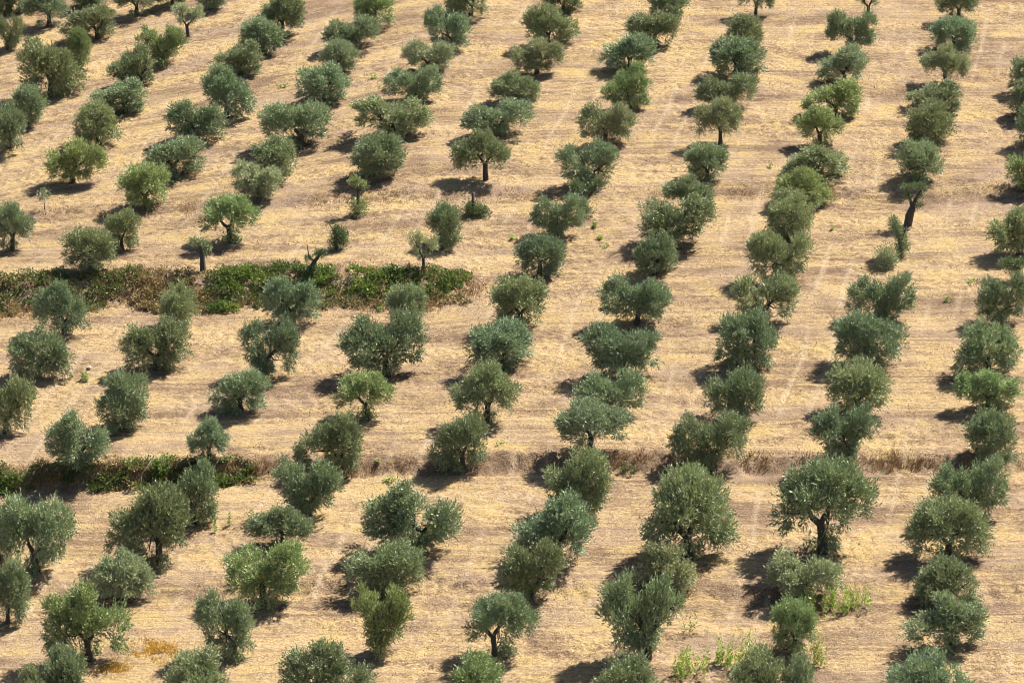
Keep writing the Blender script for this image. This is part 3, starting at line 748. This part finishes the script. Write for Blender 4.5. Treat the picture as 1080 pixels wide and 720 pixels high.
weed('weed_clump', -16.67, 40.05, 0.76, 0.35, (0.28, 0.42, 0.1), 60, 'flat green weed tuft in the far alley beside a round olive', 'weed', None, False)
weed('weed_clump', 5.38, 15.65, 0.62, 0.43, (0.42, 0.58, 0.09), 80, "brightest green weed tuft by the Y shaped pollard's alley", 'weed', None, False)
weed('weed_clump', 5.70, 14.00, 0.49, 0.31, (0.42, 0.58, 0.09), 60, 'green weed tuft just below the brightest one', 'weed', None, False)
weed('weed_clump', 6.04, 12.78, 0.43, 0.30, (0.28, 0.42, 0.1), 50, 'lowest of three green weed tufts below the Y shaped pollard', 'weed', None, False)
weed('weed_clump', 0.06, 14.09, 0.43, 0.37, (0.42, 0.58, 0.09), 50, 'small yellow green weed left of a round olive', 'weed', None, False)
weed('weed_clump', 5.61, 4.33, 0.47, 0.35, (0.42, 0.58, 0.09), 60, 'green weed tuft touching the side of a two lobed olive', 'weed', None, False)
weed('weed_clump', 20.76, 14.94, 0.43, 0.31, (0.42, 0.58, 0.09), 50, 'green weed dot in the alley beside the dark pollarded olive', 'weed', None, False)
weed('weed_clump', 17.56, 24.15, 0.45, 0.45, (0.5, 0.56, 0.14), 50, 'yellow green weed at the foot of a low bushy olive', 'weed', None, False)
weed('weed_clump', 28.58, 7.24, 0.59, 0.36, (0.42, 0.58, 0.09), 60, 'green weed tuft in the alley near the stubby cut olive', 'weed', None, False)
weed('weed_clump', 26.84, 4.93, 0.59, 0.29, (0.28, 0.42, 0.1), 60, 'faint green weed tuft in the middle of the wide right alley', 'weed', None, False)
weed('weed_clump', -6.64, -16.18, 0.58, 0.37, (0.28, 0.42, 0.1), 80, 'green weed tuft below the rusty bank grass', 'weed', None, False)
weed('weed_clump', -7.38, -14.78, 0.32, 0.32, (0.5, 0.56, 0.14), 40, 'tiny yellow weed above the rusty bank grass', 'weed', None, False)
weed('weed_clump', -2.13, 18.25, 2.13, 0.50, (0.16, 0.2, 0.07), 200, 'low green creeping weeds trailing from the bare stump', 'weeds', None, False)
weed('weed_clump', -0.64, -13.17, 0.37, 0.32, (0.28, 0.42, 0.1), 40, 'small green weed between two olives above the lower bank', 'weed', None, False)
weed('weed_clump', -22.93, -32.69, 0.85, 0.28, (0.5, 0.56, 0.14), 70, 'yellow green weed patch near the three lobed fresh green olive', 'weed', None, False)
weed('weed_clump', 6.59, -14.83, 1.16, 0.63, (0.12, 0.14, 0.05), 230, 'dark green weed bush growing in the rusty bank grass', 'weeds', None, False)
weed('weed_clump', -19.42, -15.59, 1.15, 1.05, (0.22, 0.32, 0.06), 700, 'bright green shrub sprouting from the lower brambles', 'shrub', None, False)
weed('weed_clump', -8.23, 5.27, 0.53, 0.41, (0.28, 0.42, 0.1), 60, 'green weed sprig at the foot of the upper bramble thicket', 'weed', None, False)
weed('weed_clump', -17.80, -32.39, 2.85, 0.12, (0.8, 0.5, 0.1), 2600, 'golden ochre grass patch beside the three lobed fresh green olive', 'grass', None, True)
weed('weed_clump', -19.64, -34.01, 1.50, 0.14, (0.8, 0.5, 0.1), 900, 'golden ochre grass at the foot of the three lobed fresh green olive', 'grass', None, True)
def stone_mat():
    m, t, out = new_mat("pale_stone"); b = NB(t)
    tc = b.n("ShaderNodeTexCoord"); n1 = b.noise(tc.outputs["Object"], 12, 4, 0.6)
    p = b.n("ShaderNodeBsdfPrincipled"); b.l(b.mix(n1, (0.42, 0.38, 0.32), (0.68, 0.64, 0.58)), p.inputs[0]); p.inputs["Roughness"].default_value = .9
    b.l(p.outputs[0], out.inputs[0]); return m
M_STONE = stone_mat()
def stone(x, y, r, label):
    import bmesh
    bm = bmesh.new(); bmesh.ops.create_icosphere(bm, subdivisions=2, radius=r)
    rr = random.Random(int(x * 10))
    for v in bm.verts: v.co *= rr.uniform(.8, 1.15); v.co.z *= .6
    me = bpy.data.meshes.new("stone"); bm.to_mesh(me); bm.free(); me.materials.append(M_STONE)
    tag(link("stone", me, None, (x, y, float(ground_z(x, y)) + r * .25)), label, "stone", "pale field stones")
stone(-25.14, -2.68, 0.14, 'white stone beside a small green weed tuft')
stone(-9.71, 4.36, 0.10, 'small white stone below the upper bramble thicket')
stone(-4.83, -34.26, 0.10, 'small pale stone in the alley among the foreground olives')
stone(18.19, -28.49, 0.12, 'pale stone at the edge of a bright green weed patch')
